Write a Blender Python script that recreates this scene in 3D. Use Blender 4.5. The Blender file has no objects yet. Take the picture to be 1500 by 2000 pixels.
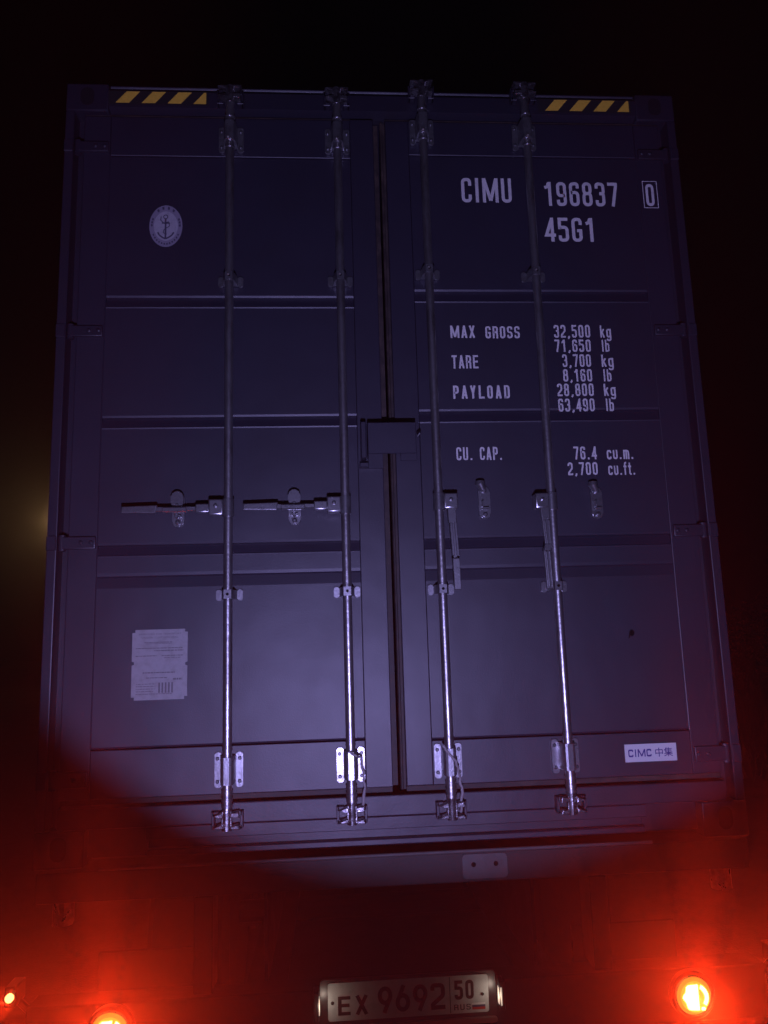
import bpy, bmesh, math, random
from mathutils import Vector, Matrix
random.seed(7)
SC = bpy.context.scene
COL = SC.collection
PI = math.pi
BASE = 1.2                                  # height of the container's underside above the road

# ------------------------------------------------------------------ camera
cam = bpy.data.cameras.new('camera')
cam.sensor_fit = 'VERTICAL'; cam.sensor_height = 24.0; cam.lens = 18.0
cam.clip_start = 0.05; cam.clip_end = 500.0
camo = bpy.data.objects.new('camera', cam); COL.objects.link(camo)
camo.matrix_world = (Matrix.Translation((-0.2238, -2.7474, 0.6986 + BASE))
                     @ Matrix.Rotation(-0.07133512, 4, 'Z') @ Matrix.Rotation(PI / 2 + 0.16986867, 4, 'X')
                     @ Matrix.Rotation(-0.03053934, 4, 'Z'))
SC.camera = camo

# ------------------------------------------------------------------ night sky
world = bpy.data.worlds.new('World'); SC.world = world; world.use_nodes = True
wn = world.node_tree
wn.nodes.clear()
sky = wn.nodes.new('ShaderNodeTexSky'); sky.sky_type = 'NISHITA'; sky.sun_disc = False
sky.sun_elevation = math.radians(-4.0); sky.sun_rotation = math.radians(200)
bg = wn.nodes.new('ShaderNodeBackground'); bg.inputs['Strength'].default_value = 0.02
wo = wn.nodes.new('ShaderNodeOutputWorld')
wn.links.new(sky.outputs[0], bg.inputs[0]); wn.links.new(bg.outputs[0], wo.inputs[0])

# ------------------------------------------------------------------ the torch held under the camera
FLASH = (-0.20, -2.76, 0.18 + BASE)
sp = bpy.data.lights.new('torch', 'SPOT')
sp.energy = 338.0; sp.color = (0.455, 0.405, 1.0); sp.spot_size = math.radians(71); sp.spot_blend = 0.17
sp.shadow_soft_size = 0.012
spo = bpy.data.objects.new('torch', sp); COL.objects.link(spo)
spo.location = FLASH
_d = Vector((0.144, 0.0, 1.695 + BASE)) - Vector(FLASH)
spo.rotation_euler = _d.to_track_quat('-Z', 'Y').to_euler()

SC.render.engine = 'CYCLES'
SC.view_settings.view_transform = 'Standard'; SC.view_settings.look = 'None'
SC.view_settings.exposure = 0.0; SC.view_settings.gamma = 1.0
SC.view_settings.use_curve_mapping = False
SC.cycles.volume_bounces = 0
SC.cycles.max_bounces = 6
SC.cycles.sample_clamp_indirect = 3.0
SC.cycles.use_denoising = True

# ------------------------------------------------------------------ materials
RV = 0.02
def mat(name, col, rough=0.5, metal=0.0, spec=0.5, noise=None, bump=None, emit=None, coat=0.0, dent=None):
    """Principled; noise = (scale, second colour, low, high[, stretch]); bump = (scale, strength, distance)"""
    m = bpy.data.materials.new(name); m.use_nodes = True
    t = m.node_tree; b = t.nodes['Principled BSDF']
    b.inputs['Base Color'].default_value = (*col, 1); b.inputs['Roughness'].default_value = rough
    b.inputs['Metallic'].default_value = metal; b.inputs['Specular IOR Level'].default_value = spec
    b.inputs['Coat Weight'].default_value = coat
    tc = t.nodes.new('ShaderNodeTexCoord')
    if noise:
        mp = t.nodes.new('ShaderNodeMapping'); t.links.new(tc.outputs['Object'], mp.inputs[0])
        if len(noise) > 4: mp.inputs['Scale'].default_value = noise[4]
        n = t.nodes.new('ShaderNodeTexNoise'); n.inputs['Scale'].default_value = noise[0]
        n.inputs['Detail'].default_value = 8; n.inputs['Roughness'].default_value = 0.65
        t.links.new(mp.outputs[0], n.inputs[0])
        r = t.nodes.new('ShaderNodeMapRange'); r.inputs['From Min'].default_value = noise[2]; r.inputs['From Max'].default_value = noise[3]
        t.links.new(n.outputs['Fac'], r.inputs['Value'])
        x = t.nodes.new('ShaderNodeMix'); x.data_type = 'RGBA'
        x.inputs['A'].default_value = (*col, 1); x.inputs['B'].default_value = (*noise[1], 1)
        t.links.new(r.outputs[0], x.inputs['Factor']); t.links.new(x.outputs['Result'], b.inputs['Base Color'])
        r2 = t.nodes.new('ShaderNodeMapRange'); r2.inputs['From Min'].default_value = 0.3; r2.inputs['From Max'].default_value = 0.7
        r2.inputs['To Min'].default_value = max(0.05, rough - RV * .7); r2.inputs['To Max'].default_value = min(1, rough + RV)
        t.links.new(n.outputs['Fac'], r2.inputs['Value']); t.links.new(r2.outputs[0], b.inputs['Roughness'])
    if bump:
        n = t.nodes.new('ShaderNodeTexNoise'); n.inputs['Scale'].default_value = bump[0]; n.inputs['Detail'].default_value = 6
        t.links.new(tc.outputs['Object'], n.inputs[0])
        u = t.nodes.new('ShaderNodeBump'); u.inputs['Strength'].default_value = bump[1]; u.inputs['Distance'].default_value = bump[2]
        t.links.new(n.outputs['Fac'], u.inputs['Height']); t.links.new(u.outputs[0], b.inputs['Normal'])
    if dent:
        n = t.nodes.new('ShaderNodeTexNoise'); n.inputs['Scale'].default_value = dent[0]; n.inputs['Detail'].default_value = 2
        t.links.new(tc.outputs['Object'], n.inputs[0])
        u2 = t.nodes.new('ShaderNodeBump'); u2.inputs['Strength'].default_value = dent[1]; u2.inputs['Distance'].default_value = dent[2]
        t.links.new(n.outputs['Fac'], u2.inputs['Height'])
        if bump: t.links.new(u2.outputs[0], u.inputs['Normal'])
        else: t.links.new(u2.outputs[0], b.inputs['Normal'])
    if emit:
        b.inputs['Emission Color'].default_value = (*emit[:3], 1); b.inputs['Emission Strength'].default_value = emit[3]
    return m

M_PAINT = mat('container_paint', (0.0140, 0.0128, 0.0235), 0.475, 0, 0.56, (3.0, (0.0112, 0.0095, 0.0175), 0.45, 0.75), (260, 0.18, 0.002), dent=(3.2, 0.24, 0.022))
M_FRAME = mat('container_frame_paint', (0.0128, 0.0115, 0.0205), 0.48, 0, 0.50, (6.0, (0.014, 0.011, 0.014), 0.5, 0.78), (180, 0.2, 0.002), dent=(5.0, 0.4, 0.010))
RV = 0.08
M_ZINC = mat('galvanised_steel', (0.30, 0.30, 0.31), 0.30, 0.85, 0.5, (30.0, (0.17, 0.165, 0.17), 0.42, 0.66), (120, 0.35, 0.001))
M_ROD = mat('galvanised_rod', (0.40, 0.39, 0.40), 0.34, 0.92, 0.5, (22.0, (0.16, 0.15, 0.15), 0.45, 0.66, (1, 1, 0.25)), (70, 0.6, 0.0016))
M_CAM = mat('cast_cam_steel', (0.30, 0.29, 0.30), 0.28, 0.9, 0.5, (40.0, (0.07, 0.065, 0.07), 0.42, 0.62), (90, 0.5, 0.002))
M_BOLT = mat('painted_bolt', (0.08, 0.08, 0.085), 0.4, 0.6)
M_RUBBER = mat('door_gasket_rubber', (0.022, 0.016, 0.015), 0.6, 0, 0.3, (20.0, (0.060, 0.040, 0.032), 0.45, 0.75))
M_TEXT = mat('lettering_vinyl', (0.49, 0.48, 0.46), 0.6, 0, 0.2, (45.0, (0.36, 0.35, 0.34), 0.52, 0.78))
M_EMB = mat('emblem_decal', (0.27, 0.26, 0.28), 0.6, 0, 0.2, (60.0, (0.21, 0.20, 0.22), 0.45, 0.7))
M_EMB_RING = mat('emblem_ring', (0.17, 0.155, 0.19), 0.6, 0, 0.2)
M_EMB_INK = mat('emblem_ink', (0.05, 0.045, 0.07), 0.6, 0, 0.2)
M_BLACK = mat('tape_black', (0.010, 0.009, 0.009), 0.6)
M_YELLOW = mat('tape_yellow', (0.60, 0.37, 0.045), 0.5, 0, 0.3, (70.0, (0.50, 0.30, 0.035), 0.5, 0.75))
M_LABEL = mat('sticker_white', (0.50, 0.50, 0.50), 0.5, 0, 0.3)
M_LABEL_INK = mat('sticker_ink', (0.03, 0.022, 0.16), 0.5, 0, 0.3)
M_PLATE = mat('data_plate_metal', (0.25, 0.245, 0.24), 0.6, 0.1, 0.3, (50.0, (0.20, 0.195, 0.19), 0.45, 0.7))
M_PLATE_INK = mat('data_plate_ink', (0.09, 0.08, 0.085), 0.6)
M_CHIP = mat('bare_black_patch', (0.003, 0.003, 0.003), 0.9, 0, 0.1)
M_APER = mat('casting_aperture', (0.006, 0.0055, 0.008), 0.8, 0, 0.2)
M_CHASSIS = mat('chassis_paint', (0.014, 0.013, 0.013), 0.6, 0, 0.3, (9.0, (0.020, 0.015, 0.012), 0.45, 0.7), (90, 0.3, 0.002))
M_TRIM = mat('chassis_plate', (0.065, 0.060, 0.056), 0.6, 0, 0.3, (20, (0.055, 0.048, 0.045), 0.45, 0.7))
M_TYRE = mat('tyre_rubber', (0.02, 0.02, 0.02), 0.8)
M_RIM = mat('wheel_rim', (0.25, 0.25, 0.26), 0.5, 0.5)
M_PLASTIC = mat('black_plastic', (0.018, 0.017, 0.018), 0.35)
M_REG = mat('number_plate_white', (0.42, 0.43, 0.43), 0.5, 0, 0.3, (40, (0.30, 0.30, 0.30), 0.5, 0.8))
M_REG_INK = mat('number_plate_black', (0.010, 0.008, 0.008), 0.5)
M_CHROME = mat('plate_frame_steel', (0.5, 0.46, 0.42), 0.28, 0.9)
M_FLAG_W = mat('flag_white', (0.6, 0.58, 0.58), 0.5); M_FLAG_B = mat('flag_blue', (0.05, 0.05, 0.10), 0.5); M_FLAG_R = mat('flag_red', (0.42, 0.04, 0.03), 0.5)
M_LENS = mat('lit_tail_lens', (0.5, 0.02, 0.01), 0.25, 0, 0.5, emit=(1.0, 0.10, 0.01, 4.5))
M_LRIM = mat('lit_lens_rim', (0.5, 0.02, 0.01), 0.25, 0, 0.5, emit=(1.0, 0.17, 0.02, 1.6))
M_HOT = mat('lit_tail_filament', (0.6, 0.1, 0.02), 0.3, 0, 0.5, emit=(1.0, 0.5, 0.12, 9.0))
M_MARK = mat('lit_marker_lens', (0.5, 0.04, 0.02), 0.3, 0, 0.5, emit=(1.0, 0.22, 0.06, 8.0))
M_PLAMP = mat('lit_plate_lamp_lens', (0.6, 0.5, 0.4), 0.3, 0, 0.5, emit=(1.0, 0.88, 0.72, 0.30))
M_ROPE = mat('frayed_wire', (0.22, 0.20, 0.20), 0.7)

# ------------------------------------------------------------------ helpers
def tag(o, label=None, cat=None, group=None, kind=None):
    if label: o['label'] = label
    if cat: o['category'] = cat
    if group: o['group'] = group
    if kind: o['kind'] = kind
    return o
def empty(name, loc=(0, 0, 0), rz=0.0, parent=None):
    o = bpy.data.objects.new(name, None); COL.objects.link(o); o.location = loc; o.rotation_euler.z = rz
    if parent: o.parent = parent
    return o
def obj(name, bm, m, parent=None, label=None, smooth=True, loc=None):
    me = bpy.data.meshes.new(name)
    if not getattr(bm, '_keep', False):
        bmesh.ops.recalc_face_normals(bm, faces=bm.faces)
    bm.to_mesh(me); bm.free()
    for x in (m if isinstance(m, (list, tuple)) else [m]): me.materials.append(x)
    if smooth:
        me.shade_smooth(); me.set_sharp_from_angle(angle=math.radians(20))
    o = bpy.data.objects.new(name, me); COL.objects.link(o)
    if parent: o.parent = parent
    if label: o['label'] = label
    if loc: o.location = loc
    return o
def NB(): return bmesh.new()
def poly_face(bm, pts, mi=0):
    f = bm.faces.new([bm.verts.new(p) for p in pts]); f.material_index = mi; return f
def box(bm, x0, x1, y0, y1, z0, z1, bev=0.0, mi=0, seg=1):
    t = bmesh.ops.create_cube(bm, size=1.0)
    vs = t['verts']
    for v in vs:
        v.co = Vector(((x0 + x1) / 2 + v.co.x * (x1 - x0), (y0 + y1) / 2 + v.co.y * (y1 - y0), (z0 + z1) / 2 + v.co.z * (z1 - z0)))
    fs = {f for v in vs for f in v.link_faces}
    for f in fs: f.material_index = mi
    if bev:
        es = list({e for v in vs for e in v.link_edges})
        bmesh.ops.bevel(bm, geom=es, offset=bev, segments=seg, affect='EDGES', profile=0.5)
def prism(bm, pts, a0, a1, axis='Y', mi=0, bev=0.0):
    """closed polygon pts extruded between a0 and a1 along the axis; pts are the two other coordinates in order"""
    def P(p, a):
        if axis == 'Y': return (p[0], a, p[1])
        if axis == 'X': return (a, p[0], p[1])
        return (p[0], p[1], a)
    A = [bm.verts.new(P(p, a0)) for p in pts]; B = [bm.verts.new(P(p, a1)) for p in pts]
    n = len(pts); fs = [bm.faces.new(A), bm.faces.new(B[::-1])]
    for i in range(n): fs.append(bm.faces.new((A[i], B[i], B[(i + 1) % n], A[(i + 1) % n])))
    for f in fs: f.material_index = mi
    if bev:
        es = list({e for e in fs[0].edges} | {e for e in fs[1].edges})
        bmesh.ops.bevel(bm, geom=es, offset=bev, segments=2, affect='EDGES', profile=0.5)
def tube(bm, pts, r, n=20, mi=0, cap=True):
    rings = []
    pts = [Vector(p) for p in pts]
    up = Vector((0.31, 0.95, 0.1))
    for i, p in enumerate(pts):
        d = (pts[min(i + 1, len(pts) - 1)] - pts[max(i - 1, 0)]).normalized()
        s = d.cross(up).normalized(); t = d.cross(s).normalized()
        rr = r[i] if isinstance(r, (list, tuple)) else r
        rings.append([bm.verts.new(p + s * math.cos(2 * PI * k / n) * rr + t * math.sin(2 * PI * k / n) * rr) for k in range(n)])
    for a, b in zip(rings, rings[1:]):
        for k in range(n):
            f = bm.faces.new((a[k], a[(k + 1) % n], b[(k + 1) % n], b[k])); f.material_index = mi
    if cap:
        for rg in (rings[0], rings[-1]): bm.faces.new(rg).material_index = mi
def lathe(bm, c, prof, axis='Y', n=28, mi=0):
    """prof: list of (radius, position along the axis)"""
    rings = []
    for r, a in prof:
        ring = []
        for k in range(n):
            u, v = r * math.cos(2 * PI * k / n), r * math.sin(2 * PI * k / n)
            o = {'Y': (u, a, v), 'X': (a, u, v), 'Z': (u, v, a)}[axis]
            ring.append(bm.verts.new((c[0] + o[0], c[1] + o[1], c[2] + o[2])))
        rings.append(ring)
    for a, b in zip(rings, rings[1:]):
        for k in range(n):
            bm.faces.new((a[k], a[(k + 1) % n], b[(k + 1) % n], b[k])).material_index = mi
    for rg in (rings[0], rings[-1]): bm.faces.new(rg).material_index = mi
def rrect(x0, x1, z0, z1, r, n=5):
    out = []
    for cx, cz, a in ((x1 - r, z1 - r, 0), (x0 + r, z1 - r, 90), (x0 + r, z0 + r, 180), (x1 - r, z0 + r, 270)):
        for k in range(n + 1):
            t = math.radians(a + 90 * k / n); out.append((cx + r * math.cos(t), cz + r * math.sin(t)))
    return out

# ------------------------------------------------------------------ stroke lettering
def rounded(pts, closed):
    P = [(p[0], p[1], p[2] if len(p) > 2 else 0.0) for p in pts]; out = []; n = len(P)
    for i, (x, y, r) in enumerate(P):
        if r <= 0 or (not closed and i in (0, n - 1)): out.append((x, y)); continue
        a = Vector(P[i - 1][:2]) - Vector((x, y)); b = Vector(P[(i + 1) % n][:2]) - Vector((x, y))
        la, lb = a.length, b.length; a.normalize(); b.normalize()
        ang = a.angle(b); d = min(r / math.tan(ang / 2) if ang < PI - .01 else 0, la * .5, lb * .5)
        p0 = Vector((x, y)) + a * d; p1 = Vector((x, y)) + b * d
        for k in range(7):
            t = k / 6; out.append(tuple(p0 * (1 - t) ** 2 + Vector((x, y)) * 2 * t * (1 - t) + p1 * t * t))
    return out
def glyph(ch, w, t):
    L, R, B, T = t / 2, w - t / 2, t / 2, 1 - t / 2; r = min(.16, (R - L) / 2 * .98); c = w / 2
    xh = .72; XT = xh - t / 2
    rr = lambda a, b, lo, hi: ([(a, lo, r), (b, lo, r), (b, hi, r), (a, hi, r)], True)
    O = lambda p: (p, False)
    six = [(R, .74), (R, T, r), (L, T, r), (L, B, r), (R, B, r), (R, .57, r), (L, .57)]
    d = {
     '0': [rr(L, R, B, T)], 'O': [rr(L, R, B, T)],
     '1': [O([(c + t * .35, 0), (c + t * .35, 1)]), O([(c - w * .42, .76), (c - w * .1, .80), (c + t * .1, .97)])],
     '2': [O([(L, .72), (L, T, r), (R, T, r), (R, .52, r), (L, .2, .05), (L, B), (w, B)])],
     '3': [O([(L, .74), (L, T, r), (R, T, r), (R, .53, r), (c - .03, .53)]), O([(c - .03, .53), (R, .53, r), (R, B, r), (L, B, r), (L, .26)])],
     '4': [O([(R - t * .35, 0), (R - t * .35, 1)]), O([(R - t * .4, .95), (L, .27), (w + .02, .27)])],
     '5': [O([(w - .02, T), (L, T), (L, .52)]), O([(L, .55), (L, .6, .03), (R, .6, r), (R, B, r), (L, B, r), (L, .26)])],
     '6': [O(six)], '9': [O([(w - p[0], 1 - p[1], *p[2:]) for p in six])],
     '7': [O([(0, T), (R, T), (R, .86), (c - t * .2, 0)])],
     '8': [rr(L, R, B, .53), rr(L + .01, R - .01, .53, T)],
     'A': [O([(L * .8, 0), (c, 1.0)]), O([(w - L * .8, 0), (c, 1.0)]), O([(w * .25, .27), (w * .75, .27)])],
     'C': [O([(R, .68), (R, T, r), (L, T, r), (L, B, r), (R, B, r), (R, .32)])],
     'D': [O([(L, 0), (L, T), (R, T, r), (R, B, r), (L, B)])],
     'E': [O([(w, B), (L, B), (L, T), (w, T)]), O([(L, .52), (w * .92, .52)])],
     'G': [O([(R, .70), (R, T, r), (L, T, r), (L, B, r), (R, B, r), (R, .46), (c, .46)])],
     'I': [O([(c, 0), (c, 1)])],
     'L': [O([(L, 1), (L, B), (w, B)])],
     'M': [O([(L, 0), (L, 1)]), O([(w - L, 0), (w - L, 1)]), O([(L + t * .1, .98), (c, .08)]), O([(w - L - t * .1, .98), (c, .08)])],
     'P': [O([(L, 0), (L, T), (R, T, r), (R, .46, r), (L, .46)])],
     'R': [O([(L, 0), (L, T), (R, T, r), (R, .50, r), (L, .50)]), O([(R - .04, .50), (R, .40), (R, 0)])],
     'S': [O([(R, .72), (R, T, r), (L, T, r), (L, .53, r), (R, .47, r), (R, B, r), (L, B, r), (L, .28)])],
     'T': [O([(c, 0), (c, 1 - t)]), O([(0, T), (w, T)])],
     'U': [O([(L, 1), (L, B, r), (R, B, r), (R, 1)])],
     'V': [O([(L, 1), (c, 0)]), O([(R, 1), (c, 0)])],
     'F': [O([(L, 0), (L, T), (w, T)]), O([(L, .5), (w * .9, .5)])],
     'N': [O([(L, 0), (L, 1)]), O([(R, 0), (R, 1)]), O([(L, .97), (R, .03)])],
     'X': [O([(L * .9, 0), (w - L * .9, 1)]), O([(L * .9, 1), (w - L * .9, 0)])],
     'Y': [O([(L * .9, 1), (c, .42), (c, 0)]), O([(w - L * .9, 1), (c, .42)])],
     'k': [O([(L, 0), (L, 1)]), O([(L, .30), (R, .70)]), O([(c - .03, .42), (R + .01, 0)])],
     'l': [O([(c, 0), (c, 1)])],
     'b': [O([(L, 0), (L, 1)]), rr(L, R, B, XT)],
     'g': [rr(L, R, B, XT), O([(R, xh), (R, -.22, r), (L, -.22, r), (L, -.10)])],
     'c': [O([(R, .48), (R, XT, r), (L, XT, r), (L, B, r), (R, B, r), (R, .22)])],
     'u': [O([(L, xh), (L, B, r), (R, B, r), (R, xh)])],
     'm': [O([(L, 0), (L, XT), (R, XT, r), (R, 0)]), O([(c, 0), (c, XT)])],
     'f': [O([(c, 0), (c, T, .08), (w, T)]), O([(0, xh - t / 2), (w, xh - t / 2)])],
     't': [O([(c, .95), (c, B, .08), (w, B)]), O([(0, xh - t / 2), (w, xh - t / 2)])],
     '.': [O([(c - t * .55, t * .55), (c + t * .55, t * .55)])],
     ',': [O([(c + t * .1, t * 1.0), (c + t * .1, t * .2), (c - t * .5, -t * .6)])],
    }
    # number plate digits: a round bowl and a slanted tail
    rb = (R - L) / 2
    def ring(cy, ry): return ([(c + rb * math.cos(2 * PI * k / 20), cy + ry * math.sin(2 * PI * k / 20)) for k in range(20)], True)
    d['n9'] = [ring(T - .27, .27), O([(R - .005, T - .33), (w * .42, 0)])]
    d['n6'] = [ring(B + .27, .27), O([(L + .005, B + .33), (w * .58, 1)])]
    return d[ch]
WID = {'M': 1.55, 'I': .45, '.': .55, ',': .55, 'l': .45, ' ': .8, 'm': 1.3, 'f': .75, 't': .75, '1': .95, 'k': .95}
def add_text(bm, s, x0, x1, z0, z1, y, w=0.42, t=0.155, gap=0.13, mi=0, keys=None):
    """one line of capitals between x0..x1, baseline z0, cap height z1; each stroke 0.1 mm above the last"""
    H = z1 - z0; toks = keys or list(s)
    ws = [(w * WID.get(k, 1.0)) for k in toks]
    nat = sum(ws) + gap * (len(toks) - 1); k = (x1 - x0) / (nat * H); x = 0; lay = 0
    for g, gw in zip(toks, ws):
        if g != ' ':
            for pts, closed in glyph(g, gw, t):
                P = rounded(pts, closed); n = len(P); lay = (lay + 1) % 3
                yy = y - 0.00012 * lay
                L_, R_ = [], []
                for i in range(n):
                    a = Vector(P[i - 1]) if (i or closed) else None; b = Vector(P[(i + 1) % n]) if (i < n - 1 or closed) else None
                    p = Vector(P[i]); d1 = (p - a).normalized() if a is not None and (p - a).length > 1e-6 else None
                    d2 = (b - p).normalized() if b is not None and (b - p).length > 1e-6 else None
                    if d1 is None: d1 = d2
                    if d2 is None: d2 = d1
                    n1 = Vector((-d1.y, d1.x)); n2 = Vector((-d2.y, d2.x)); m = (n1 + n2)
                    m = m.normalized() if m.length > 1e-4 else n1
                    l = (t / 2) / max(.45, m.dot(n1))
                    L_.append(p + m * l); R_.append(p - m * l)
                X = lambda q: (x0 + (x + q.x) * H * k, yy, z0 + q.y * H)
                va = [bm.verts.new(X(q)) for q in L_]; vb = [bm.verts.new(X(q)) for q in R_]
                for i in range(n if closed else n - 1):
                    j = (i + 1) % n
                    f = bm.faces.new((va[i], vb[i], vb[j], va[j])); f.material_index = mi
        x += gw + gap
def flat(bm): bm.normal_update(); bm._keep = False; return bm
def face_front(bm):
    bm.normal_update()
    for f in bm.faces:
        if f.normal.y > 0: f.normal_flip()
class _K: pass
def obj_flat(name, bm, m, parent, label=None):
    face_front(bm)
    me = bpy.data.meshes.new(name); bm.to_mesh(me); bm.free()
    for q in (m if isinstance(m, (list, tuple)) else [m]): me.materials.append(q)
    o = bpy.data.objects.new(name, me); COL.objects.link(o); o.parent = parent
    if label: o['label'] = label
    return o
def font_mesh(body, size, x0, x1, z0, y, mi, bm, zh=None, bold=0.0):
    """built-in font outline, laid flat on the plate facing the rear; fitted into x0..x1"""
    cu = bpy.data.curves.new('tmp', 'FONT'); cu.body = body; cu.size = size; cu.resolution_u = 2; cu.offset = bold
    to = bpy.data.objects.new('tmp', cu); COL.objects.link(to)
    bpy.context.view_layer.update()
    dg = bpy.context.evaluated_depsgraph_get(); me = bpy.data.meshes.new_from_object(to.evaluated_get(dg))
    xs = [v.co.x for v in me.vertices]; ys = [v.co.y for v in me.vertices]
    kx = (x1 - x0) / (max(xs) - min(xs)); kz = zh / (max(ys) - min(ys)) if zh else kx
    vs = [bm.verts.new((x0 + (v.co.x - min(xs)) * kx, y, z0 + (v.co.y - min(ys)) * kz)) for v in me.vertices]
    for p in me.polygons:
        try: bm.faces.new([vs[i] for i in p.vertices]).material_index = mi
        except ValueError: pass
    bpy.data.objects.remove(to); bpy.data.curves.remove(cu); bpy.data.meshes.remove(me)

# ================================================================== GROUND
def ground():
    bm = NB()
    n = 40
    for i in range(n):
        a0, a1 = 2 * PI * i / n, 2 * PI * (i + 1) / n
        for r0, r1 in ((0.0, 12), (12, 60), (60, 250)):
            p = [(r0 * math.cos(a0), r0 * math.sin(a0), 0), (r1 * math.cos(a0), r1 * math.sin(a0), 0), (r1 * math.cos(a1), r1 * math.sin(a1), 0), (r0 * math.cos(a1), r0 * math.sin(a1), 0)]
            poly_face(bm, p[1:] if r0 == 0 and False else (p if r0 else [p[0], p[1], p[2]]))
    bmesh.ops.remove_doubles(bm, verts=bm.verts, dist=1e-4)
    m = mat('dry_verge_soil', (0.060, 0.045, 0.028), 0.95, 0, 0.2, (1.3, (0.030, 0.034, 0.016), 0.4, 0.62), (14, 0.8, 0.03))
    tag(obj('ground', bm, m), kind='structure')
    bm = NB(); box(bm, -7.0, 4.6, -40, 90, -0.2, 0.02)
    m = mat('asphalt', (0.038, 0.037, 0.037), 0.9, 0, 0.3, (7, (0.035, 0.034, 0.034), 0.4, 0.7), (60, 0.6, 0.008))
    tag(obj('road', bm, m), kind='structure')
ground()

# ================================================================== SHIPPING CONTAINER
C = empty('shipping_container', (0, 0, BASE))
tag(C, 'dark blue-grey high cube shipping container with closed double doors, riding on the trailer', 'container')
LEN = 12.19
YD = 0.016                                   # outer face of the doors, a little behind the posts

def corner_casting(sx, zlo, yr):
    bm = NB()
    x0, x1 = (1.057, 1.219) if sx > 0 else (-1.219, -1.057)
    y0, y1 = (0.0, 0.178) if yr == 0 else (LEN - .178, LEN)
    box(bm, x0, x1, y0, y1, zlo, zlo + .118, .006, seg=2)
    o = obj('corner_casting', bm, M_FRAME, C)
    # dark aperture in the end face and in the side face
    bm = NB(); cx = sx * 1.138; cz = zlo + .062; yf = y0 - .0012 if yr == 0 else y1 + .0012
    prism(bm, rrect(cx - .026, cx + .026, cz - .038, cz + .038, .024), yf, yf + (.02 if yr == 0 else -.02))
    h = obj('aperture', bm, M_APER, o)
    return o
for sx in (-1, 1):
    for z in (0, 2.778):
        for e in (0, 1): corner_casting(sx, z, e)

for sx in (-1, 1):
    # rear post: outer channel face, deep slot for the hinges, inner return
    bm = NB()
    a, b, c_, d = [sx * v for v in (1.219, 1.184, 1.155, 1.150)]
    box(bm, min(a, b), max(a, b), 0.002, .150, .118, 2.778, .004, seg=2)
    box(bm, min(b, c_), max(b, c_), 0.065, .150, .118, 2.778)
    obj('corner_post', bm, M_FRAME, C)
    bm = NB(); box(bm, min(a, c_), max(a, c_), LEN - .15, LEN, .118, 2.778, .004); obj('corner_post', bm, M_FRAME, C)
    # rails
    bm = NB(); box(bm, min(sx * 1.219, sx * 1.16), max(sx * 1.219, sx * 1.16), .178, LEN - .178, 2.83, 2.885, .003); obj('top_side_rail', bm, M_FRAME, C)
    bm = NB(); box(bm, min(sx * 1.212, sx * 1.16), max(sx * 1.212, sx * 1.16), .178, LEN - .178, .015, .165, .003); obj('bottom_side_rail', bm, M_FRAME, C)
    # corrugated side wall
    bm = NB(); ys = []; y = .15
    while y < LEN - .2:
        ys += [(y, 1.205), (y + .072, 1.205), (y + .140, 1.171), (y + .210, 1.171)]; y += .278
    ys.append((LEN - .15, 1.205)); pv = None
    for yy, xx in ys:
        v = (bm.verts.new((sx * xx, yy, .165)), bm.verts.new((sx * xx, yy, 2.83)))
        if pv: bm.faces.new((pv[0], v[0], v[1], pv[1]))
        pv = v
    obj('side_wall', bm, M_PAINT, C, smooth=False)
bm = NB(); box(bm, -1.16, 1.16, .2, LEN - .2, 2.855, 2.872); obj('roof', bm, M_PAINT, C)
bm = NB(); box(bm, -1.155, 1.155, LEN - .08, LEN - .05, .16, 2.83); obj('front_wall', bm, M_PAINT, C)
bm = NB(); box(bm, -1.15, 1.15, .12, LEN - .1, .12, .15)
obj('floor', bm, M_FRAME, C)
bm = NB(); box(bm, -1.15, 1.15, .35, .39, .018, .12); FB = obj('floor_bearer', bm, M_FRAME, C)
for k in range(1, 38):
    o = FB.copy(); COL.objects.link(o); o.location.y = k * .31

# header over the doors, with its rounded upper lip
bm = NB()
prism(bm, [(0.004, 2.800), (0.004, 2.868), (0.012, 2.880), (0.14, 2.884), (0.14, 2.772), (0.045, 2.772), (0.045, 2.790)], -1.057, 1.057, 'X')
obj('door_header', bm, M_FRAME, C)
bm = NB(); prism(bm, [(.000, 2.886), (.000, 2.8825), (.0018, 2.8795), (.0038, 2.877), (.0118, 2.886)], -1.05, 1.05, 'X'); obj('rain_gutter', bm, M_FRAME, C)
# sill: upper strip right across, lower strip stopping short of the castings, recessed foot with a lip
bm = NB()
box(bm, -1.150, 1.150, 0.002, .12, .119, .187, .004, seg=2)
obj('door_sill', bm, M_FRAME, C)
bm = NB()
box(bm, -.857, .857, 0.0025, .12, .078, .1185, .002)
box(bm, -.857, .857, .050, .12, .020, .0775)
box(bm, -.857, .857, .020, .0495, .022, .044, .004)
obj('sill_foot', bm, M_FRAME, C)
for sx in (-1, 1):
    bm = NB(); box(bm, min(sx * .858, sx * 1.056), max(sx * .858, sx * 1.056), .05, .12, .02, .118); obj('sill_recess', bm, M_FRAME, C)

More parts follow.
